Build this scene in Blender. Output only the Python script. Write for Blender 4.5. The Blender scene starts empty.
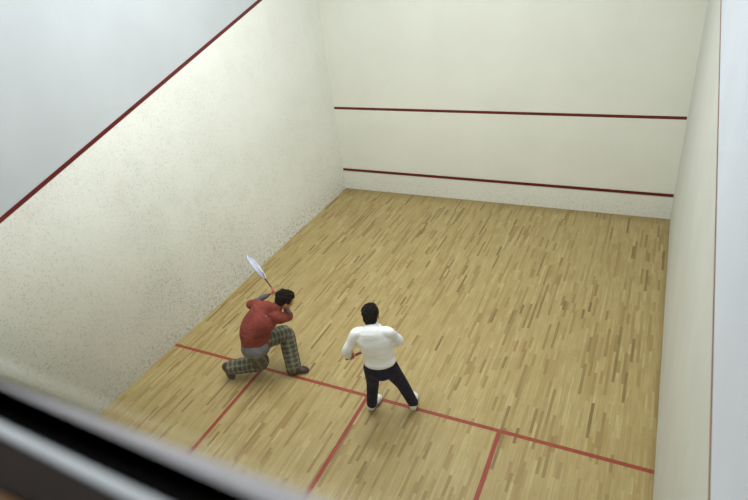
import bpy, bmesh, math, random
from mathutils import Vector, Matrix, Quaternion
random.seed(4)
C = bpy.context.scene.collection
V = Vector
PI = math.pi

# ------------------------------------------------------------------ helpers
def link(name, me, mat=None, parent=None):
    o = bpy.data.objects.new(name, me)
    C.objects.link(o)
    if parent is not None:
        o.parent = parent
        o.matrix_parent_inverse = parent.matrix_basis.inverted()
    if mat is not None:
        me.materials.clear(); me.materials.append(mat)
    return o

def mesh_from_bm(bm, name='m', smooth=True):
    me = bpy.data.meshes.new(name)
    bmesh.ops.recalc_face_normals(bm, faces=bm.faces)
    bm.to_mesh(me); bm.free()
    if smooth:
        for p in me.polygons: p.use_smooth = True
    return me

def tag(o, label=None, cat=None, group=None, kind=None):
    if label: o['label'] = label
    if cat: o['category'] = cat
    if group: o['group'] = group
    if kind: o['kind'] = kind
    return o

def box(bm, lo, hi):
    vs = [bm.verts.new((x, y, z)) for x in (lo[0], hi[0]) for y in (lo[1], hi[1]) for z in (lo[2], hi[2])]
    for f in ((0,1,3,2),(4,6,7,5),(0,4,5,1),(2,3,7,6),(0,2,6,4),(1,5,7,3)):
        bm.faces.new([vs[i] for i in f])

def quadprism(bm, pts, off):
    a = [bm.verts.new(p) for p in pts]; b = [bm.verts.new(V(p) + V(off)) for p in pts]
    n = len(pts)
    bm.faces.new(a); bm.faces.new(list(reversed(b)))
    for i in range(n):
        bm.faces.new((a[i], b[i], b[(i+1) % n], a[(i+1) % n]))

def catmull(P, n):
    out = []
    m = len(P)
    for i in range(m-1):
        p0 = P[max(i-1, 0)]; p1 = P[i]; p2 = P[i+1]; p3 = P[min(i+2, m-1)]
        for k in range(n):
            t = k/n
            out.append([0.5*((2*b) + (-a+c)*t + (2*a-5*b+4*c-d)*t*t + (-a+3*b-3*c+d)*t**3)
                        for a, b, c, d in zip(p0, p1, p2, p3)])
    out.append(list(P[-1]))
    return out

def loft(bm, pts, rad, ref=None, seg=16, n=5, cap=True):
    """closed tube through pts; rad = r or (ra, rb); ref = lateral vectors for ra (one or per point)."""
    rows = []
    for i, p in enumerate(pts):
        r = rad[i] if isinstance(rad, (list, tuple)) else rad
        if not isinstance(r, (list, tuple)): r = (r, r)
        rv = ref[i] if isinstance(ref, list) else (ref if ref is not None else (0, 0, 0))
        rows.append(list(p) + list(r) + list(rv))
    S = catmull(rows, n)
    P = [V(s[:3]) for s in S]
    rings = []
    last = None
    frames = []
    for i, s in enumerate(S):
        t = (P[min(i+1, len(P)-1)] - P[max(i-1, 0)]).normalized()
        if ref is not None:
            a = V(s[5:8])
        else:
            a = last if last is not None else (V((0, 0, 1)) if abs(t.z) < .8 else V((1, 0, 0)))
        a = (a - t*a.dot(t)).normalized(); last = a
        frames.append((t, a, t.cross(a)))
    def ring(p, a, b, ra, rb):
        return [bm.verts.new(p + a*(ra*math.cos(2*PI*k/seg)) + b*(rb*math.sin(2*PI*k/seg))) for k in range(seg)]
    seqs = []
    if cap:
        t, a, b = frames[0]; ra, rb = S[0][3:5]; m = min(ra, rb)
        for f in (.95, .8, .5): seqs.append((P[0]-t*m*f*.8, a, b, ra*math.sqrt(1-f*f), rb*math.sqrt(1-f*f)))
    for i, s in enumerate(S): seqs.append((P[i], frames[i][1], frames[i][2], s[3], s[4]))
    if cap:
        t, a, b = frames[-1]; ra, rb = S[-1][3:5]; m = min(ra, rb)
        for f in (.5, .8, .95): seqs.append((P[-1]+t*m*f*.8, a, b, ra*math.sqrt(1-f*f), rb*math.sqrt(1-f*f)))
    for q in seqs: rings.append(ring(*q))
    for r0, r1 in zip(rings, rings[1:]):
        for k in range(seg):
            bm.faces.new((r0[k], r0[(k+1) % seg], r1[(k+1) % seg], r1[k]))
    bm.faces.new(rings[0]); bm.faces.new(rings[-1])

def ellip(bm, c, axes, r, u=20, v=14):
    """ellipsoid at c; axes = three unit vectors, r = three radii"""
    c = V(c)
    M = Matrix.Identity(4)
    for j in range(3):
        for i in range(3): M[i][j] = axes[j][i]*r[j]
        M[j][3] = c[j]
    bmesh.ops.create_uvsphere(bm, u_segments=u, v_segments=v, radius=1, matrix=M)

def remesh(bm, voxel, smooth=3, name='m', fac=.5):
    """closed overlapping shells -> one continuous skin"""
    me = mesh_from_bm(bm, 'tmp')
    o = bpy.data.objects.new('tmp', me); C.objects.link(o)
    r = o.modifiers.new('r', 'REMESH'); r.mode = 'VOXEL'; r.voxel_size = voxel
    if smooth:
        s = o.modifiers.new('s', 'SMOOTH'); s.iterations = smooth; s.factor = fac
    dg = bpy.context.evaluated_depsgraph_get(); dg.update()
    out = bpy.data.meshes.new_from_object(o.evaluated_get(dg))
    out.name = name
    bpy.data.objects.remove(o); bpy.data.meshes.remove(me)
    for p in out.polygons: p.use_smooth = True
    return out

# ------------------------------------------------------------------ materials
class NT:
    def __init__(s, name):
        s.m = bpy.data.materials.new(name); s.m.use_nodes = True
        s.t = s.m.node_tree; s.n = s.t.nodes; s.l = s.t.links
        s.b = s.n['Principled BSDF']
    def node(s, ty, **kw):
        nd = s.n.new(ty)
        for k, v in kw.items(): setattr(nd, k, v)
        return nd
    def put(s, sock, val):
        if isinstance(val, bpy.types.NodeSocket): s.l.new(val, sock)
        else: sock.default_value = val
    def math(s, op, a, b=0.0, c=0.0, clamp=False):
        nd = s.node('ShaderNodeMath', operation=op); nd.use_clamp = clamp
        s.put(nd.inputs[0], a); s.put(nd.inputs[1], b); s.put(nd.inputs[2], c)
        return nd.outputs[0]
    def mix(s, f, a, b, mode='MIX'):
        nd = s.node('ShaderNodeMix', data_type='RGBA', blend_type=mode)
        s.put(nd.inputs[0], f); s.put(nd.inputs[6], a); s.put(nd.inputs[7], b)
        return nd.outputs[2]
    def pos(s):
        g = s.node('ShaderNodeNewGeometry'); x = s.node('ShaderNodeSeparateXYZ'); s.l.new(g.outputs['Position'], x.inputs[0])
        return g.outputs['Position'], x.outputs[0], x.outputs[1], x.outputs[2]
    def comb(s, x, y, z):
        nd = s.node('ShaderNodeCombineXYZ')
        for i, v in enumerate((x, y, z)): s.put(nd.inputs[i], v)
        return nd.outputs[0]
    def noise(s, vec, scale, detail=3, rough=.55):
        nd = s.node('ShaderNodeTexNoise'); s.put(nd.inputs['Vector'], vec)
        nd.inputs['Scale'].default_value = scale; nd.inputs['Detail'].default_value = detail; nd.inputs['Roughness'].default_value = rough
        return nd.outputs[0]
    def ramp(s, f, stops, interp='LINEAR'):
        nd = s.node('ShaderNodeValToRGB'); cr = nd.color_ramp; cr.interpolation = interp
        while len(cr.elements) < len(stops): cr.elements.new(.5)
        for e, (p, c) in zip(cr.elements, stops):
            e.position = p; e.color = (*c, 1) if len(c) == 3 else c
        s.put(nd.inputs[0], f)
        return nd.outputs[0]
    def smooth(s, v, lo, hi):
        nd = s.node('ShaderNodeMapRange', interpolation_type='SMOOTHSTEP')
        s.put(nd.inputs[0], v); s.put(nd.inputs[1], lo); s.put(nd.inputs[2], hi)
        return nd.outputs[0]
    def bump(s, h, strength=.2, dist=.01):
        nd = s.node('ShaderNodeBump'); nd.inputs['Strength'].default_value = strength; nd.inputs['Distance'].default_value = dist
        s.put(nd.inputs['Height'], h); s.l.new(nd.outputs[0], s.b.inputs['Normal'])
    def out(s, col, rough=.6, metal=0.0, spec=.5):
        s.put(s.b.inputs['Base Color'], col); s.put(s.b.inputs['Roughness'], rough)
        s.b.inputs['Metallic'].default_value = metal; s.b.inputs['Specular IOR Level'].default_value = spec
        return s.m

def lin(r, g, b):
    f = lambda c: ((c/255+.055)/1.055)**2.4 if c/255 > .04045 else c/255/12.92
    return (f(r), f(g), f(b), 1)

def plain(name, rgb, rough=.6, metal=0., spec=.4, var=.12, scale=30):
    t = NT(name); c = lin(*rgb)
    tc = t.node('ShaderNodeTexCoord')
    n = t.noise(tc.outputs['Object'], scale)
    d = tuple(x*(1-var) for x in c[:3]) + (1,); u = tuple(min(1, x*(1+var)) for x in c[:3]) + (1,)
    return t.out(t.ramp(n, [(.3, d), (.7, u)]), rough, metal, spec)

def wall_mat(name, base, blue, dirt_reflect, speck, side=True):
    t = NT(name); p, x, y, z = t.pos()
    sh = lambda c, k: lin(*[v*k for v in c])
    big = t.noise(p, .9, 4); fine = t.noise(p, 55, 2); mid = t.noise(p, 7, 4)
    col = t.mix(t.smooth(big, .3, .7), sh(base, 1.015), sh(base, .975))
    # ball marks: small soft dark dots, thinned out by noise
    vo = t.node('ShaderNodeTexVoronoi'); vo.inputs['Scale'].default_value = 44; t.put(vo.inputs['Vector'], p)
    rnd = t.node('ShaderNodeSeparateColor'); t.l.new(vo.outputs['Color'], rnd.inputs[0])
    size = t.math('ADD', t.math('MULTIPLY', rnd.outputs[0], .34), .22)
    dot = t.math('SUBTRACT', 1.0, t.smooth(vo.outputs['Distance'], t.math('MULTIPLY', size, .45), size))
    keep = t.math('GREATER_THAN', rnd.outputs[1], .35)
    zone = t.math('MULTIPLY', t.math('ADD', t.math('MULTIPLY', t.smooth(z, 2.4, .3), .95), t.math('MULTIPLY', t.smooth(z, 4.6, 3.0), .55)), t.math('ADD', t.math('MULTIPLY', t.smooth(big, .3, .65), .5), .5))
    dots = t.math('MULTIPLY', t.math('MULTIPLY', dot, keep), t.math('MULTIPLY', zone, speck*.8), clamp=True)
    vo2 = t.node('ShaderNodeTexVoronoi'); vo2.inputs['Scale'].default_value = 9; t.put(vo2.inputs['Vector'], p)
    r2 = t.node('ShaderNodeSeparateColor'); t.l.new(vo2.outputs['Color'], r2.inputs[0])
    dot2 = t.math('SUBTRACT', 1.0, t.smooth(vo2.outputs['Distance'], .02, .13))
    dots2 = t.math('MULTIPLY', t.math('MULTIPLY', dot2, t.math('GREATER_THAN', r2.outputs[1], .86)), t.math('MULTIPLY', zone, speck*.4), clamp=True)
    col = t.mix(t.math('MULTIPLY', mid, .13 if speck else .08), col, lin(196, 196, 180))
    tint = t.noise(p, 2.3, 3)
    col = t.mix(t.math('MULTIPLY', t.smooth(tint, .5, .75), .22*min(1, speck+.2)), col, lin(222, 200, 190))
    col = t.mix(t.math('MULTIPLY', t.smooth(tint, .5, .25), .18*min(1, speck+.2)), col, lin(196, 208, 190))
    col = t.mix(dots, col, lin(128, 132, 118))
    col = t.mix(dots2, col, lin(112, 112, 105))
    grit = t.smooth(t.noise(p, 34, 3, .7), .54, .72)
    col = t.mix(t.math('MULTIPLY', t.math('MULTIPLY', grit, zone), speck*.75, clamp=True), col, lin(150, 152, 138))
    # cleaner plaster toward the front wall
    col = t.mix(t.math('MULTIPLY', t.smooth(y, -5.0, -2.2), .45), col, sh(base, .97))
    # grime near the floor
    g = t.math('MULTIPLY', t.smooth(z, .6, 0.0), t.smooth(t.noise(p, 22, 6), .45, .75))
    col = t.mix(t.math('MULTIPLY', g, dirt_reflect*.95, clamp=True), col, lin(130, 124, 110))
    if side:
        # dirty, greyer plaster toward the back, with the window's reflection painted into the colour
        back = t.math('MULTIPLY', t.smooth(y, -2.0, -7.5), t.smooth(z, 3.2, .5))
        col = t.mix(t.math('MULTIPLY', back, dirt_reflect*.75), col, lin(168, 166, 150))
        above = t.math('ADD', z, t.math('MULTIPLY', y, -.25))
        above = t.math('GREATER_THAN', above, 4.57)
        bl = t.mix(t.smooth(big, .3, .7), sh(blue, 1.012), sh(blue, .98))
        col = t.mix(above, col, bl)
    t.bump(fine, .25, .004)
    return t.out(col, .62, 0, .3)

def floor_mat():
    t = NT('maple_strip_floor'); p, x, y, z = t.pos()
    w = .034
    row = t.math('FLOOR', t.math('DIVIDE', x, w))
    wn = t.node('ShaderNodeTexWhiteNoise', noise_dimensions='1D'); t.put(wn.inputs['W'], row)
    ln = .36
    yy = t.math('ADD', t.math('DIVIDE', y, ln), t.math('MULTIPLY', wn.outputs[0], 17.3))
    # vary the strip length by bending the coordinate
    yy = t.math('ADD', yy, t.math('MULTIPLY', t.math('SINE', t.math('ADD', t.math('MULTIPLY', yy, 2.1), t.math('MULTIPLY', row, 1.7))), .32))
    cell = t.math('FLOOR', yy)
    wn2 = t.node('ShaderNodeTexWhiteNoise', noise_dimensions='2D'); t.put(wn2.inputs['Vector'], t.comb(row, cell, 0.0))
    r = wn2.outputs[0]
    base = t.ramp(r, [(0, lin(189, 170, 120)), (.25, lin(176, 156, 104)), (.55, lin(181, 161, 110)), (.80, lin(168, 145, 94)), (.93, lin(154, 129, 82)), (.982, lin(142, 119, 76)), (1, lin(122, 101, 63))])
    grain = t.noise(t.comb(t.math('MULTIPLY', x, 60.0), t.math('MULTIPLY', y, 2.5), t.math('MULTIPLY', r, 30.0)), 1.0, 4)
    col = t.mix(t.math('MULTIPLY', t.smooth(grain, .35, .75), .36), base, lin(122, 101, 66))
    fx = t.math('FRACT', t.math('DIVIDE', x, w)); fy = t.math('FRACT', yy)
    ex = t.math('MINIMUM', fx, t.math('SUBTRACT', 1.0, fx)); ey = t.math('MINIMUM', fy, t.math('SUBTRACT', 1.0, fy))
    seam = t.math('MAXIMUM', t.math('SUBTRACT', 1.0, t.smooth(ex, .0, .055)), t.math('SUBTRACT', 1.0, t.smooth(ey, .0, .008)))
    col = t.mix(t.math('MULTIPLY', seam, .38), col, lin(105, 84, 54))
    wear = t.noise(p, .8, 4)
    col = t.mix(t.math('MULTIPLY', t.smooth(t.noise(p, 2.6, 4), .42, .7), .35), col, lin(158, 136, 86))
    # darker rim along the front and right walls
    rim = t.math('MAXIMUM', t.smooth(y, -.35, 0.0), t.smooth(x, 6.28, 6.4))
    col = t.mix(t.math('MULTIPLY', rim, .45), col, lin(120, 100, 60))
    t.bump(seam, -.15, .002)
    return t.out(col, t.ramp(wear, [(.3, (.42,)*3), (.7, (.55,)*3)]), 0, .35)

def line_floor_mat():
    t = NT('worn_red_floor_paint'); p, x, y, z = t.pos()
    n = t.noise(t.comb(t.math('MULTIPLY', x, 30.0), t.math('MULTIPLY', y, 5.0), 0.0), 1.0, 5)
    col = t.ramp(n, [(.3, lin(158, 70, 53)), (.6, lin(140, 60, 46)), (.8, lin(154, 96, 68))])
    return t.out(col, .5, 0, .35)

def cloth_mat(name, rgb, dark=.35, scale=9, bumps=.5, rough=.85, stretch=(1, 1, 1)):
    t = NT(name); c = lin(*rgb); tc = t.node('ShaderNodeTexCoord')
    mp = t.node('ShaderNodeMapping'); t.l.new(tc.outputs['Object'], mp.inputs[0]); mp.inputs['Scale'].default_value = stretch; mp.inputs['Rotation'].default_value = (0, .35, 0)
    n = t.noise(mp.outputs[0], scale, 3); w = t.noise(tc.outputs['Object'], 260, 1)
    d = tuple(v*(1-dark) for v in c[:3]) + (1,)
    col = t.ramp(n, [(.32, d), (.62, c)])
    t.bump(t.math('ADD', n, t.math('MULTIPLY', w, .04)), bumps, .02)
    return t.out(col, rough, 0, .2)

def plaid_mat():
    t = NT('green_plaid_cloth')
    a = t.node('ShaderNodeAttribute'); a.attribute_name = 'weave'
    s = t.node('ShaderNodeSeparateXYZ'); t.l.new(a.outputs['Vector'], s.inputs[0])
    u, v = s.outputs[0], s.outputs[1]
    def stripe(q, per, ph, wid):
        f = t.math('FRACT', t.math('ADD', t.math('DIVIDE', q, per), ph))
        return t.math('SUBTRACT', 1.0, t.smooth(t.math('ABSOLUTE', t.math('SUBTRACT', f, .5)), wid, wid+.06))
    tc = t.node('ShaderNodeTexCoord'); n = t.noise(tc.outputs['Object'], 17, 4)
    col = t.ramp(n, [(.3, lin(66, 70, 60)), (.65, lin(116, 116, 100))])
    for q, per, ph, wid, c, f in ((u, .062, 0, .17, (48, 54, 48), .42), (v, .066, .2, .17, (48, 54, 48), .42),
                                  (u, .062, .5, .05, (150, 148, 126), .42), (v, .066, .7, .05, (150, 148, 126), .42),
                                  (u, .124, .3, .04, (104, 74, 58), .4)):
        col = t.mix(t.math('MULTIPLY', stripe(q, per, ph, wid), f), col, lin(*c))
    t.bump(n, .5, .02)
    return t.out(col, .85, 0, .2)

def hair_mat():
    t = NT('black_hair'); tc = t.node('ShaderNodeTexCoord')
    n = t.noise(tc.outputs['Object'], 70, 4)
    t.bump(n, .5, .01)
    return t.out(t.ramp(n, [(.35, lin(6, 6, 6)), (.7, lin(14, 13, 12))]), .75, 0, .15)

M_skin = cloth_mat('skin_tan', (186, 132, 100), .12, 30, .1, .55)
M_hair = hair_mat()
M_red = cloth_mat('brick_red_jersey', (140, 66, 57), .38, 6, .9, stretch=(.8, .8, 1.6))
M_grey = cloth_mat('slate_grey_jersey', (124, 126, 131), .3, 10, .5)
M_white = cloth_mat('white_knit', (252, 253, 254), .14, 6, .8, stretch=(.8, .8, 1.7))
M_jean = cloth_mat('navy_denim', (14, 27, 60), .55, 10, .6)
M_plaid = plaid_mat()
M_dshoe = plain('dark_shoe_leather', (58, 51, 48), .5, var=.5, scale=22)
M_dsole = plain('grey_brown_rubber', (92, 78, 70), .7)
M_wshoe = plain('white_trainer', (232, 230, 226), .5, var=.05)
M_wsole = plain('off_white_rubber', (205, 202, 196), .6, var=.06)
M_lace = plain('grey_lace', (138, 128, 122), .8)
M_eye = plain('eye_white', (225, 222, 216), .25, var=.02)
M_iris = plain('dark_iris', (28, 18, 14), .2)
M_lip = plain('lip_tone', (150, 86, 76), .5)
M_bluef = plain('pale_blue_racket_frame', (196, 202, 226), .3)
M_string = plain('pale_string', (206, 208, 228), .45)
M_shaft = plain('dark_maroon_shaft', (92, 40, 50), .35)
M_grip = plain('dusty_red_grip', (188, 104, 92), .7)
M_dgrip = plain('dark_red_grip', (112, 48, 48), .7)
M_silver = plain('silver_racket_frame', (196, 196, 200), .3, .2)

# ------------------------------------------------------------------ the court
W, L, H = 6.4, 9.6, 6.6
def struct(name, lo, hi, mat, label=None, cat=None, bevel=0):
    bm = bmesh.new(); box(bm, lo, hi)
    o = link(name, mesh_from_bm(bm, name, False), mat)
    return tag(o, label, cat, None, 'structure')

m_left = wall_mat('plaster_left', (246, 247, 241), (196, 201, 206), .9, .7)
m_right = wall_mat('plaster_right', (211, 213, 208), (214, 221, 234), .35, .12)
m_front = wall_mat('plaster_front', (235, 236, 227), (220, 220, 220), .3, .16, side=False)
m_pale = plain('pale_plaster', (212, 212, 200), .7, var=.04, scale=3)
struct('floor', (-.2, -L-.2, -.15), (W+.2, .2, 0), floor_mat())
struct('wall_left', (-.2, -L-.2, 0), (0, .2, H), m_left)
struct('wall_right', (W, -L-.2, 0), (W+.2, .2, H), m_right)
struct('wall_front', (0, 0, 0), (W, .2, H), m_front)
struct('ceiling', (-.2, -L-.2, H), (W+.2, .2, H+.15), m_pale)

m_wline = plain('dark_red_wall_paint', (98, 18, 18), .5, var=.15, scale=6)
m_wline2 = plain('faded_red_wall_paint', (128, 86, 78), .6, var=.2, scale=6)
m_fline = line_floor_mat()
e = .0025
def line(i, bm, mat, label):
    return tag(link('trim_%d' % i, mesh_from_bm(bm, 'line', False), mat), label, 'court line', None, 'structure')
bm = bmesh.new(); box(bm, (.01, -e, 1.78), (W-.012, .004, 1.83)); line(1, bm, m_wline, 'upper red service line across the cream front wall')
bm = bmesh.new(); box(bm, (.01, -.012, .43), (W-.012, .004, .48)); line(2, bm, m_wline, 'lower red line along the front wall just above the wood floor')
def slope(y): return 4.57 + .25*y
for i, (x0, sgn, mat, lab) in enumerate(((0, 1, m_wline, 'sloping dark red out line on the left wall'), (W, -1, m_wline2, 'thin faded red out line on the right wall'))):
    bm = bmesh.new(); hw = .026 if i == 0 else .02
    pts = [(x0+sgn*e, y, slope(y)+s*hw) for y, s in ((-.002, -1), (-.002, 1), (-L+.01, 1), (-L+.01, -1))]
    quadprism(bm, pts, (-sgn*(e+.004), 0, 0)); line(3+i, bm, mat, lab)
def fl(i, lo, hi, lab):
    bm = bmesh.new(); box(bm, (*lo, -.004), (*hi, .0012)); line(i, bm, m_fline, lab)
fl(5, (.0, -5.505), (W, -5.455), 'long red short line painted right across the wood floor')
fl(6, (1.555, -7.1), (1.605, -5.505), 'red service box line on the floor nearest the left wall, behind the player in red')
fl(7, (3.155, -L), (3.205, -5.505), 'red half court line on the floor running back from the player in white')
fl(8, (4.805, -7.1), (4.855, -5.505), 'red service box line on the floor nearest the right wall')
fl(9, (0, -7.1), (1.555, -7.05), 'red rear line of the left service box')
fl(10, (4.855, -7.1), (W, -7.05), 'red rear line of the right service box')

# gallery behind the back wall and its window --------------------------------
CAM = V((5.94668528, -9.81442094, 5.11565246))
h = .42
zt = CAM.z - h
def yo(deg): return CAM.y + h/math.tan(math.radians(deg))
y0 = yo(60.6)                                   # outer edge of the grey lip
struct('wall_back', (0, -L-.2, 0), (W, y0-.008, zt-.03), m_pale)
m_alu = plain('grey_aluminium', (222, 218, 226), .5, .2, .5, .05)
m_alu2 = plain('pale_aluminium', (232, 238, 243), .45, .1, .5, .04)
m_blk = plain('black_rubber', (2, 2, 2), .9, 0, .1)
m_wood = plain('dark_brown_sill_wood', (36, 23, 20), .6, var=.2, scale=12)
m_tan = plain('tan_gallery_boards', (148, 112, 78), .6, var=.3, scale=8)
win = bpy.data.objects.new('window_1', None); C.objects.link(win); win.location = (5.0, y0, zt)
tag(win, 'gallery viewing window with grey metal bottom rail and dark wood sill', 'window', None, 'structure')
xa, xb = 3.6, W
def yk(deg, x):                                   # inner frame sits about two degrees askew
    return yo(deg) - .038*(x-5.48)
bpy.context.view_layer.update()
def strip(name, f0, f1, z0, z1, mat, bev=.003):
    bm = bmesh.new()
    pts = [(xa, f0(xa), z0), (xb, f0(xb), z0), (xb, f1(xb), z0), (xa, f1(xa), z0)]
    quadprism(bm, pts, (0, 0, z1-z0))
    bmesh.ops.recalc_face_normals(bm, faces=bm.faces)
    bmesh.ops.bevel(bm, geom=bm.edges[:], offset=bev, segments=3, profile=.5, affect='EDGES')
    return link(name, mesh_from_bm(bm, name, False), mat, win)
strip('outer_rail', lambda x: y0, lambda x: yk(62.5, x)-.001, zt-.03, zt, m_alu, .005)
strip('gasket', lambda x: yk(62.5, x), lambda x: yk(65.7, x), zt-.012, zt-.002, m_blk, .001)
strip('inner_rail', lambda x: yk(65.7, x)-.0005, lambda x: yk(67.1, x), zt-.012, zt+.001, m_alu2, .004)
strip('sill', lambda x: yk(67.1, x)-.0005, lambda x: yo(71.7), zt-.012, zt-.001, m_wood, .002)
g = NT('window_glass')
g.n.remove(g.b)
lw = g.node('ShaderNodeLayerWeight'); fr = g.math('MULTIPLY_ADD', g.math('POWER', lw.outputs['Facing'], 5.0), .9, .04)
tr = g.node('ShaderNodeBsdfTransparent'); gl = g.node('ShaderNodeBsdfGlossy'); gl.inputs['Roughness'].default_value = .02
tr.inputs[0].default_value = (.97, .985, .98, 1)
mx = g.node('ShaderNodeMixShader'); g.l.new(fr, mx.inputs[0]); g.l.new(tr.outputs[0], mx.inputs[1]); g.l.new(gl.outputs[0], mx.inputs[2])
g.l.new(mx.outputs[0], g.n['Material Output'].inputs[0])
bm = bmesh.new()
vs = [bm.verts.new(p) for p in ((xa, yk(62.6, xa), zt-.02), (xb, yk(62.6, xb), zt-.02), (xb, yk(62.6, xb), H-.02), (xa, yk(62.6, xa), H-.02))]
bm.faces.new(vs); link('glass_pane', mesh_from_bm(bm, 'pane', False), g.m, win)
struct('trim_11', (0, -L-.3, zt-.42), (W, yo(71.7)-.002, zt-.0125), m_tan, 'tan boarding under the gallery window sill', 'boarding')

m_gal = plain('grey_gallery_carpet', (96, 92, 88), .9, var=.2, scale=20)
struct('floor', (0, -13.2, 3.5), (W, -L-.35, 3.65), m_gal)
struct('wall_gallery', (0, -13.4, 3.5), (W, -13.2, H+.8), m_pale)
# ------------------------------------------------------------------ figures
def axes3(f, u):
    f = V(f).normalized(); u = V(u); u = (u - f*u.dot(f)).normalized(); l = u.cross(f)
    return f, l, u                                # forward, left, up

def head_shapes(bm, c, f, u, s=1.0):
    f, l, u = axes3(f, u); c = V(c); A = (f, l, u)
    P = lambda a, b, d: c + (f*a + l*b + u*d)*s
    E = lambda p, r: ellip(bm, P(*p), A, [v*s for v in r])
    E((-.012, 0, .028), (.096, .076, .088))      # cranium
    E((.022, 0, -.028), (.070, .062, .085))      # face
    E((.040, 0, -.086), (.040, .042, .030))      # jaw and chin
    E((.068, 0, .022), (.022, .052, .016))       # brow
    E((.094, 0, -.026), (.018, .013, .016))      # nose tip
    loft(bm, [P(.080, 0, .014), P(.092, 0, -.020)], [.009*s, .012*s], seg=8)
    for q in (1, -1):
        E((.062, q*.034, -.022), (.024, .022, .020))     # cheek
        E((-.006, q*.078, -.014), (.020, .010, .033))    # ear
        E((-.002, q*.080, -.036), (.012, .008, .012))
    return P

def head_parts(P, root, f, u, s=1.0, back=0.0):
    f, l, u = axes3(f, u); A = (f, l, u)
    for q in (1, -1):
        bm = bmesh.new(); ellip(bm, P(.078, q*.031, .000), A, (.010*s, .013*s, .0062*s), 12, 8)
        ey = link('eye', mesh_from_bm(bm, 'eye'), M_eye, root)
        bm = bmesh.new(); ellip(bm, P(.0865, q*.031, -.0005), A, (.003*s, .006*s, .0056*s), 10, 6)
        link('iris', mesh_from_bm(bm, 'iris'), M_iris, ey)
    bm = bmesh.new()
    loft(bm, [P(.078, .024, -.062), P(.088, .010, -.059), P(.0885, 0, -.060), P(.088, -.010, -.059), P(.078, -.024, -.062)], [.004*s, .006*s, .006*s, .006*s, .004*s], seg=8)
    link('lips', mesh_from_bm(bm, 'lips'), M_lip, root)
    bm = bmesh.new()
    E = lambda p, r: ellip(bm, P(*p), A, [v*s for v in r])
    E((-.024, 0, .040), (.100, .088, .092)); E((-.060, 0, -.010), (.058, .076, .075)); E((-.070, 0, -.055-back*.3), (.038, .054, .050+back))
    E((.030, 0, .088), (.056, .064, .034))
    for q in (1, -1):
        E((.006, q*.072, .030), (.040, .014, .045))
        E((.058, q*.026, .074), (.030, .034, .020))
    rr = random.Random(int(P(0, 0, 0).x*1000))
    for k in range(46):                                   # tufts
        a = rr.uniform(-PI, PI); z = rr.uniform(.1, 1)
        r_ = math.sqrt(max(0, 1-z*z))
        d = V((r_*math.cos(a), r_*math.sin(a), z))
        E((-.024+.096*d.x, .084*d.y, .040+.088*d.z), (.017, .015, .013))
    link('hair', remesh(bm, .006, 2, 'hair'), M_hair, root)

def hand_shapes(bm, wrist, d, nrm, side, curl=(.9, 1.0, .7), thumb=.7, s=1.0):
    """wrist point, d = wrist-to-knuckles, nrm = palm facing, side = +1 if thumb lies along d x nrm"""
    d = V(d).normalized(); nrm = V(nrm); nrm = (nrm - d*nrm.dot(d)).normalized(); t = d.cross(nrm)*side
    w = V(wrist)
    loft(bm, [w - d*.02, w + d*.02, w + d*.06, w + d*.088], [(.026*s, .021*s), (.034*s, .018*s), (.042*s, .016*s), (.040*s, .013*s)], ref=t, seg=12)
    lens = [.070, .078, .073, .058]
    for k in range(4):
        off = (.0285 - .019*k)
        p = w + d*(.088 - .004*abs(k-1)) + t*off*s
        dirv = (d + t*(.06 - .04*k)).normalized()
        pts = [p - d*.012, p]; ang = 0
        for j, q in enumerate((.46, .31, .25)):
            ang += curl[j]*(1 + .06*k)
            dd = dirv*math.cos(ang) + nrm*math.sin(ang)
            pts.append(pts[-1] + dd*lens[k]*q*s)
        loft(bm, pts, [.0095*s, .0095*s, .0088*s, .0082*s, .0072*s], seg=10, n=3)
    p = w + d*.030 + t*.028*s
    d1 = (d*.55 + t*.75 + nrm*.35).normalized(); d2 = (d*.75 + t*.15 + nrm*thumb).normalized(); d3 = (d*.5 - t*.25 + nrm*thumb).normalized()
    loft(bm, [p - d1*.015, p + d1*.030*s, p + d1*.030*s + d2*.028*s, p + d1*.030*s + d2*.028*s + d3*.024*s], [.013*s, .0115*s, .010*s, .0085*s], seg=10, n=3)

def torso(bm, J, g, lo=0, hi=99):
    """stations of (centre, lateral, half width, half depth); g = outward growth"""
    rows = J[lo:hi]
    loft(bm, [r[0] for r in rows], [(r[2]+g, r[3]+g) for r in rows], ref=[r[1] for r in rows], seg=24, n=5)

def limb(bm, pts, rad, g=0.0, seg=16):
    loft(bm, pts, [r+g for r in rad], seg=seg, n=6)

def bent(a, b, c, r, k=.04):
    """three joints -> five points with a rounded middle joint"""
    a, b, c = V(a), V(b), V(c)
    return [a, a.lerp(b, .5), b.lerp(a, k).lerp(b.lerp(c, k), .5), b.lerp(c, .5), c]

def foot_shapes(bm, ankle, heel, toe, up, g=0.0, sole=False):
    heel, toe, ankle, up = V(heel), V(toe), V(ankle), V(up).normalized()
    d = (toe-heel).normalized(); Lf = (toe-heel).length; lat = up.cross(d)
    B = lambda t, hh: heel + d*(t*Lf) + up*hh
    if sole:
        loft(bm, [B(.03, .012), B(.2, .012), B(.45, .012), B(.72, .012), B(.9, .014), B(.99, .018)],
             [(.034, .016), (.040, .016), (.038, .016), (.050, .016), (.044, .016), (.024, .012)], ref=lat, seg=20)
        return
    loft(bm, [B(.05, .055), B(.2, .058), B(.42, .056), B(.68, .046), B(.86, .038), B(.97, .032)],
         [(.034+g, .046+g), (.040+g, .050+g), (.041+g, .046+g), (.047+g, .034+g), (.042+g, .026+g), (.024+g, .016+g)], ref=lat, seg=20)
    loft(bm, [B(.20, .06), B(.21, .10), ankle.lerp(B(.21, .13), .5)], [.040+g, .038+g, .037+g], seg=16)

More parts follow.
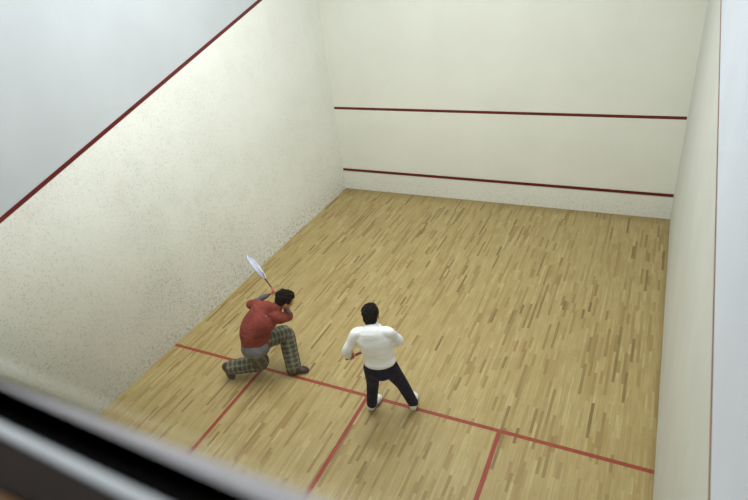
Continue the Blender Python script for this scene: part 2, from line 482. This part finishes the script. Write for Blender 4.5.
def make_shoe(root, ankle, heel, toe, up, m_up, m_sole, m_lace):
    bm = bmesh.new(); foot_shapes(bm, ankle, heel, toe, up, .010)
    sh = link('shoe', remesh(bm, .006, 3, 'shoe'), m_up, root)
    bm = bmesh.new(); foot_shapes(bm, ankle, heel, toe, up, sole=True)
    link('sole', mesh_from_bm(bm, 'sole'), m_sole, sh)
    heel, toe, up = V(heel), V(toe), V(up).normalized(); d = (toe-heel).normalized(); Lf = (toe-heel).length; lat = up.cross(d)
    bm = bmesh.new()
    for t, hh in ((.40, .108), (.50, .098), (.60, .088), (.68, .081)):
        c = heel + d*(t*Lf)
        loft(bm, [c - lat*.030 + up*(hh-.010), c + up*(hh+.011), c + lat*.030 + up*(hh-.010)], [.004, .0045, .004], seg=8)
    link('laces', mesh_from_bm(bm, 'laces'), m_lace, sh)

def weave_attr(me, chains):
    """cloth coordinates for the plaid: distance along and around the nearest leg bone"""
    at = me.attributes.new('weave', 'FLOAT_VECTOR', 'POINT')
    segs = []
    for ch in chains:
        s0 = 0
        for a, b in zip(ch, ch[1:]):
            a, b = V(a), V(b); L_ = (b-a).length
            t = (b-a)/L_; x = t.cross(V((.3, -.8, .2))).normalized(); y = t.cross(x)
            segs.append((a, t, L_, s0, x, y)); s0 += L_
    for i, v in enumerate(me.vertices):
        best = None
        for sg in segs:
            w = v.co - sg[0]; q = min(max(w.dot(sg[1]), 0), sg[2]); dd = (w - sg[1]*q).length
            if best is None or dd < best[0]: best = (dd, sg, q, w)
        _, sg, q, w = best
        at.data[i].vector = (sg[3] + w.dot(sg[1]), math.atan2(w.dot(sg[5]), w.dot(sg[4]))*.075, 0)

def racket(name, label, hand, tip, nrm, length, mats, cat='racket', back=.07):
    """butt end near the hand, head toward tip; nrm = facing of the strings"""
    hand, tip = V(hand), V(tip); r = (tip-hand).normalized(); n = V(nrm); n = (n - r*n.dot(r)).normalized(); w = n.cross(r)
    butt = hand - r*back
    root = bpy.data.objects.new(name, None); C.objects.link(root); root.location = butt
    tag(root, label, cat); bpy.context.view_layer.update()
    P = lambda t, s=0., k=0.: butt + r*t + w*s + n*k
    bm = bmesh.new(); loft(bm, [P(0), P(.01), P(.1), P(.195), P(.2)], [.0175, .017, .0155, .015, .0145], seg=14); link('grip', mesh_from_bm(bm, 'grip'), mats[0], root)
    bm = bmesh.new(); loft(bm, [P(.2), P(.28), P(.34)], [.010, .0095, .011], seg=12)
    for q in (1, -1):
        loft(bm, [P(.335), P(.37, q*.022), P(.41, q*.046), P(.45, q*.068)], [.0085, .0075, .0075, .0075], seg=10)
    link('shaft', mesh_from_bm(bm, 'shaft'), mats[1], root)
    c0, a_, b_ = .535, .15, .095
    a_ = length - c0
    bm = bmesh.new(); ring = []
    N = 48
    for k in range(N):
        th = 2*PI*k/N; c = P(c0 + a_*math.cos(th), b_*math.sin(th)*(1 + .06*math.cos(th)))
        tg = (r*(-a_*math.sin(th)) + w*(b_*math.cos(th))).normalized(); o = tg.cross(n)
        ring.append([bm.verts.new(c + o*(.0075*math.cos(2*PI*j/8)) + n*(.011*math.sin(2*PI*j/8))) for j in range(8)])
    for k in range(N):
        for j in range(8): bm.faces.new((ring[k][j], ring[k][(j+1) % 8], ring[(k+1) % N][(j+1) % 8], ring[(k+1) % N][j]))
    hd = link('racket_head', mesh_from_bm(bm, 'head'), mats[2], root)
    bm = bmesh.new()
    for k in range(-8, 9):
        s = k*.0102; q = a_*math.sqrt(max(0, 1-(s/b_)**2))
        if q > .02: loft(bm, [P(c0-q, s), P(c0+q, s)], [.0013, .0013], seg=5, n=1, cap=False)
    for k in range(-11, 12):
        t = k*.0125
        if abs(t) < a_: 
            q = b_*math.sqrt(1-(t/a_)**2); loft(bm, [P(c0+t, -q, .001), P(c0+t, q, .001)], [.0013, .0013], seg=5, n=1, cap=False)
    link('strings', mesh_from_bm(bm, 'strings'), mats[3], hd)
    return root

def lerp(a, b, t): return V(a).lerp(V(b), t)

def person(label, J, K):
    """J = joints, K = clothing choices"""
    X = {k: V(v) for k, v in J.items()}
    hipc = (X['hipL']+X['hipR'])/2; shc = (X['shL']+X['shR'])/2
    hl = (X['hipL']-X['hipR']).normalized(); sl = (X['shL']-X['shR']).normalized()
    spine = X['neck'] - hipc; up = spine.normalized()
    wst = X.get('waist', lerp(hipc, shc, .42)); chest = lerp(wst, shc, .62)
    T = [(hipc - up*.075, hl, .125, .095), (hipc + up*.01, hl, .158, .112), (lerp(hipc, wst, .6), lerp(hl, sl, .3), .152, .106), (wst + up*.02, lerp(hl, sl, .5), .138, .098),
         (chest, lerp(hl, sl, .8), .156, .108), (lerp(chest, shc, .65), sl, .160, .098), (shc + up*.005, sl, .120, .078), (lerp(shc, X['neck'], .75), sl, .062, .058)]
    f, u = V(X['face']).normalized(), V(X['headup']).normalized()
    hd = X['head']; nb = hd - u*.075 - f*.02
    legs = {}; arms = {}
    for s in 'LR':
        legs[s] = bent(X['hip'+s], X['kn'+s], X['an'+s], .05); arms[s] = bent(X['sh'+s], X['el'+s], X['wr'+s], .04)
    # body: one continuous skin
    bm = bmesh.new()
    torso(bm, T, 0)
    loft(bm, [lerp(shc, X['neck'], .6), X['neck'], lerp(X['neck'], nb, .6), nb], [.060, .054, .052, .050], seg=16)
    for s in 'LR':
        limb(bm, legs[s], [.082, .068, .053, .050, .036]); limb(bm, arms[s], [.050, .042, .036, .033, .024])
        foot_shapes(bm, X['an'+s], *X['foot'+s], g=-.008) if False else foot_shapes(bm, X['an'+s], J['heel'+s], J['toe'+s], J['fup'+s], -.008)
        hs = K['hand'+s]; hand_shapes(bm, X['wr'+s], hs[0], hs[1], hs[2], hs[3], hs[4])
    P = head_shapes(bm, hd, f, u, K.get('hs', 1))
    me = remesh(bm, .0055, 2, 'body')
    foot = (V(J['heelL'])+V(J['heelR']))/2
    base = V((foot.x, foot.y, 0))
    me.transform(Matrix.Translation(-base))
    root = link('person', me, M_skin); root.location = base
    tag(root, label, 'person'); bpy.context.view_layer.update()
    head_parts(P, root, f, u, K.get('hs', 1), K.get('nape', 0))
    # trousers
    bm = bmesh.new(); torso(bm, T, .016, 0, 4)
    for s in 'LR':
        pl = legs[s]; kk = K['leg']
        end = X['an'+s] + (X['an'+s]-X['kn'+s]).normalized()*K.get('hem', .02)
        limb(bm, pl[:4] + [end], kk)
    tm = remesh(bm, .008, 4, 'trousers')
    if K['trouser_mat'] is M_plaid: weave_attr(tm, [[X['hip'+s], X['kn'+s], X['an'+s]] for s in 'LR'])
    link('trousers', tm, K['trouser_mat'], root)
    K['tops'](root, T, X, arms, shc, nb)
    for s in 'LR':
        make_shoe(root, X['an'+s], J['heel'+s], J['toe'+s], J['fup'+s], *K['shoe'])
    return root

# ---- the player in white, seen from behind, racket held in front
def tops_white(root, T, X, arms, shc, nb):
    bm = bmesh.new(); torso(bm, T[2:], .030)
    lo = [(T[1][0].lerp(T[2][0], .93), T[1][1], .160, .118), (T[2][0], T[2][1], .162, .122), (T[3][0], T[3][1], .150, .114)]
    loft(bm, [q[0] for q in lo], [(q[2]+.016, q[3]+.012) for q in lo], ref=[q[1] for q in lo], seg=24)
    for s in 'LR':
        limb(bm, [shc.lerp(X['sh'+s], .35)] + arms[s][:4] + [X['wr'+s].lerp(arms[s][3], .15)], [.066, .062, .054, .052, .045, .038])
    fw = V((X['face'].x, X['face'].y, 0)).normalized()
    loft(bm, [lerp(shc, X['neck'], .0) + fw*.045, lerp(shc, X['neck'], .6) + fw*.03, lerp(X['neck'], nb, .1) + fw*.006], [(.150, .092), (.108, .088), (.076, .076)], ref=T[6][1], seg=20)
    sw = link('sweater', remesh(bm, .007, 4, 'sweater'), M_white, root)
    bm = bmesh.new()
    up = (nb - X['neck']).normalized(); lat = T[6][1].normalized(); fw = up.cross(lat)*-1
    c = X['neck'] + up*.0
    loft(bm, [c + lat*.066*math.cos(a) + fw*.066*math.sin(a) - up*.012*math.sin(a) for a in [i*2*PI/16 for i in range(17)]], [(.013, .013)]*17, seg=8, n=2)
    link('collar', remesh(bm, .006, 2, 'collar'), M_white, sw)

hB = V((3.215, -5.765, .89)); rB = V((.62, .78, .04)).normalized()
fwdB = V((-.25, .97, 0))
JB = dict(hipL=(3.505, -5.80, .86), hipR=(3.676, -5.742, .86), waist=(3.582, -5.760, 1.00), shL=(3.402, -5.850, 1.348), shR=(3.716, -5.740, 1.352), neck=(3.545, -5.755, 1.385),
          head=(3.508, -5.680, 1.488), face=(-.30, .93, -.20), headup=(-.10, .25, .96),
          knL=(3.401, -5.68, .47), knR=(3.725, -5.575, .47), anL=(3.330, -5.655, .09), anR=(3.792, -5.475, .09),
          heelL=(3.315, -5.690, .004), toeL=(3.338, -5.455, .004), fupL=(0, 0, 1), heelR=(3.805, -5.520, .004), toeR=(3.72, -5.28, .004), fupR=(0, 0, 1),
          elL=(3.262, -5.895, 1.10), elR=(3.778, -5.614, 1.15))
JB['wrL'] = hB + V((.005, -.045, .055)); 
gR = hB + rB*.36                                         # the other hand steadies the shaft
JB['wrR'] = gR + V((.075, -.035, .035))
nL = V((.45, -.62, .35))
KB = dict(leg=[.104, .088, .074, .068, .064], hem=-.005, trouser_mat=M_jean, tops=tops_white, shoe=(M_wshoe, M_wsole, M_lace), nape=.03, hs=1.03,
          handL=((-.10, .72, -.70), (.7, .2, .5), -1, (.95, 1.1, .8), .8), handR=((-.78, .50, -.2), (.2, .3, -.9), -1, (.9, 1.0, .7), .7))
person('player in white long-sleeved sweater, navy jeans and white shoes standing with back turned', JB, KB)
racket('squash_racket', 'racket with red grip held low in front by the player in white', hB, hB + rB, (.3, -.5, .8), .68, (M_dgrip, M_silver, M_silver, M_string), back=.045)

# ---- the player in red, lunging to the right with the racket over the left shoulder
def tops_red(root, T, X, arms, shc, nb):
    # grey long-sleeved shirt under the red one: hem and forearms show
    bm = bmesh.new()
    hips = T[1]; up = (T[3][0]-T[1][0]).normalized()
    rows = [(T[1][0] - up*.05 + V((-.035, -.03, -.01)), T[1][1], .196, .156), (T[1][0] + up*.02 + V((-.02, -.018, 0)), T[1][1], .192, .150), (T[2][0], T[2][1], .168, .122), (T[3][0], T[3][1], .15, .11), (T[4][0], T[4][1], .162, .114), (T[5][0], T[5][1], .166, .104), (T[6][0], T[6][1], .126, .086)]
    loft(bm, [q[0] for q in rows], [(q[2], q[3]) for q in rows], ref=[q[1] for q in rows], seg=24)
    for s in 'LR':
        limb(bm, arms[s][:4] + [X['wr'+s]], [.055, .050, .044, .040, .032])
    link('undershirt', remesh(bm, .007, 3, 'undershirt'), M_grey, root)
    bm = bmesh.new()
    rows = [(T[1][0] + up*.065 + V((-.004, -.004, .0)), lerp(T[1][1], V((.1, -.1, .5)), .15), .205, .162), (T[2][0], T[2][1], .205, .160), (T[3][0], T[3][1], .205, .162), (T[4][0], T[4][1], .212, .160), (T[5][0], T[5][1], .205, .138), (T[6][0], T[6][1], .148, .104), (T[7][0], T[7][1], .076, .072)]
    loft(bm, [q[0] for q in rows], [(q[2], q[3]) for q in rows], ref=[q[1] for q in rows], seg=24)
    for s in 'LR':
        a = arms[s]
        limb(bm, [shc.lerp(X['sh'+s], .35), a[0], a[1], a[2], a[2].lerp(a[3], .25)], [.082, .078, .068, .060, .056])
    loft(bm, [lerp(shc, X['neck'], .3), X['neck'], lerp(X['neck'], nb, .35)], [.092, .078, .068], seg=16)
    rd = link('tee_shirt', remesh(bm, .007, 4, 'tee'), M_red, root)
    bm = bmesh.new()
    u2 = (nb - X['neck']).normalized(); lat = T[6][1].normalized(); lat = (lat - u2*lat.dot(u2)).normalized(); fw = u2.cross(lat)
    c = lerp(X['neck'], nb, .4)
    loft(bm, [c + lat*.064*math.cos(a) + fw*.064*math.sin(a) for a in [i*2*PI/16 for i in range(17)]], [.013]*17, seg=8, n=2)
    link('collar', remesh(bm, .005, 2, 'collar'), M_red, rd)

hA = V((2.001, -5.316, 1.18)); tipA = V((1.475, -5.12, 1.63)); rA = (tipA-hA).normalized()
JA = dict(hipR=(1.740, -5.722, .60), hipL=(1.815, -5.560, .62), waist=(1.735, -5.625, .82), shL=(1.730, -5.420, 1.05), shR=(2.100, -5.505, 1.00), neck=(2.030, -5.440, 1.085),
          head=(2.106, -5.322, 1.142), face=(.64, .70, -.46), headup=(.40, .25, .88),
          knR=(1.662, -5.562, .19), anR=(1.318, -5.770, .19), knL=(1.925, -5.250, .51), anL=(2.060, -5.412, .10),
          heelL=(2.000, -5.470, .004), toeL=(2.225, -5.335, .004), fupL=(0, 0, 1),
          heelR=(1.205, -5.800, .215), toeR=(1.318, -5.815, .02), fupR=(.80, .10, .55),
          elL=(1.535, -5.345, .965), elR=(2.085, -5.300, .86))
JA['wrR'] = hA + V((.075, .005, -.065)); JA['wrL'] = V((1.78, -5.25, 1.10))
dA = (V((1.7, -5.2, 1.4)) - CAM).normalized(); nA = rA.cross(dA).normalized()*.93 + (dA - rA*dA.dot(rA)).normalized()*.30
KA = dict(leg=[.126, .116, .110, .106, .102], hem=.0, trouser_mat=M_plaid, tops=tops_red, shoe=(M_dshoe, M_dsole, M_lace), hs=1.1, nape=.03,
          handR=((-.55, .25, .8), (-.3, -.9, .1), 1, (.95, 1.1, .8), .8), handL=((.75, .5, .35), (.5, -.5, -.6), -1, (.35, .4, .3), .4))
person('player in red shirt, grey undershirt and plaid trousers lunging to the right', JA, KA)
racket('squash_racket', 'racket with pale blue head raised over the shoulder of the player in red', hA, tipA, nA, .72, (M_grip, M_shaft, M_bluef, M_string))

# ------------------------------------------------------------------ light and camera
def area(name, loc, size, energy, col, rot=(0, 0, 0)):
    li = bpy.data.lights.new(name, 'AREA'); li.shape = 'RECTANGLE'; li.size, li.size_y = size; li.energy = energy; li.color = col
    o = bpy.data.objects.new(name, li); C.objects.link(o); o.location = loc; o.rotation_euler = rot
    return o
warm = (.97, 1.0, 1.0)
for y in (-3.0, -4.8, -6.6):
    area('court_light', (2.65, y, H-.25), (3.2, .6), 114 if y > -6 else 76, warm)
    area('court_light', (4.6, y, H-.25), (1.2, .6), 14, warm)
area('sill_fill', (4.6, -11.2, 6.9), (1.2, .4), 40, (.95, .98, 1))  # unseen fill, added to brighten the window rail and sill
wd = bpy.data.worlds.new('World'); bpy.context.scene.world = wd; wd.use_nodes = True
wd.node_tree.nodes['Background'].inputs[0].default_value = (.9, .95, 1, 1); wd.node_tree.nodes['Background'].inputs[1].default_value = .2

cam = bpy.data.cameras.new('camera'); co = bpy.data.objects.new('camera', cam); C.objects.link(co)
co.location = CAM; co.rotation_euler = [math.radians(a) for a in (59.16952072, 6.48799279, 25.1979942)]
cam.sensor_width = 36; cam.lens = 36*564.74940971/748; cam.clip_start = .02
cam.dof.use_dof = True; cam.dof.focus_distance = 7.5; cam.dof.aperture_fstop = 1.6
bpy.context.scene.camera = co
sc = bpy.context.scene
sc.view_settings.view_transform = 'Standard'; sc.view_settings.look = 'None'; sc.view_settings.exposure = 0; sc.view_settings.gamma = 1
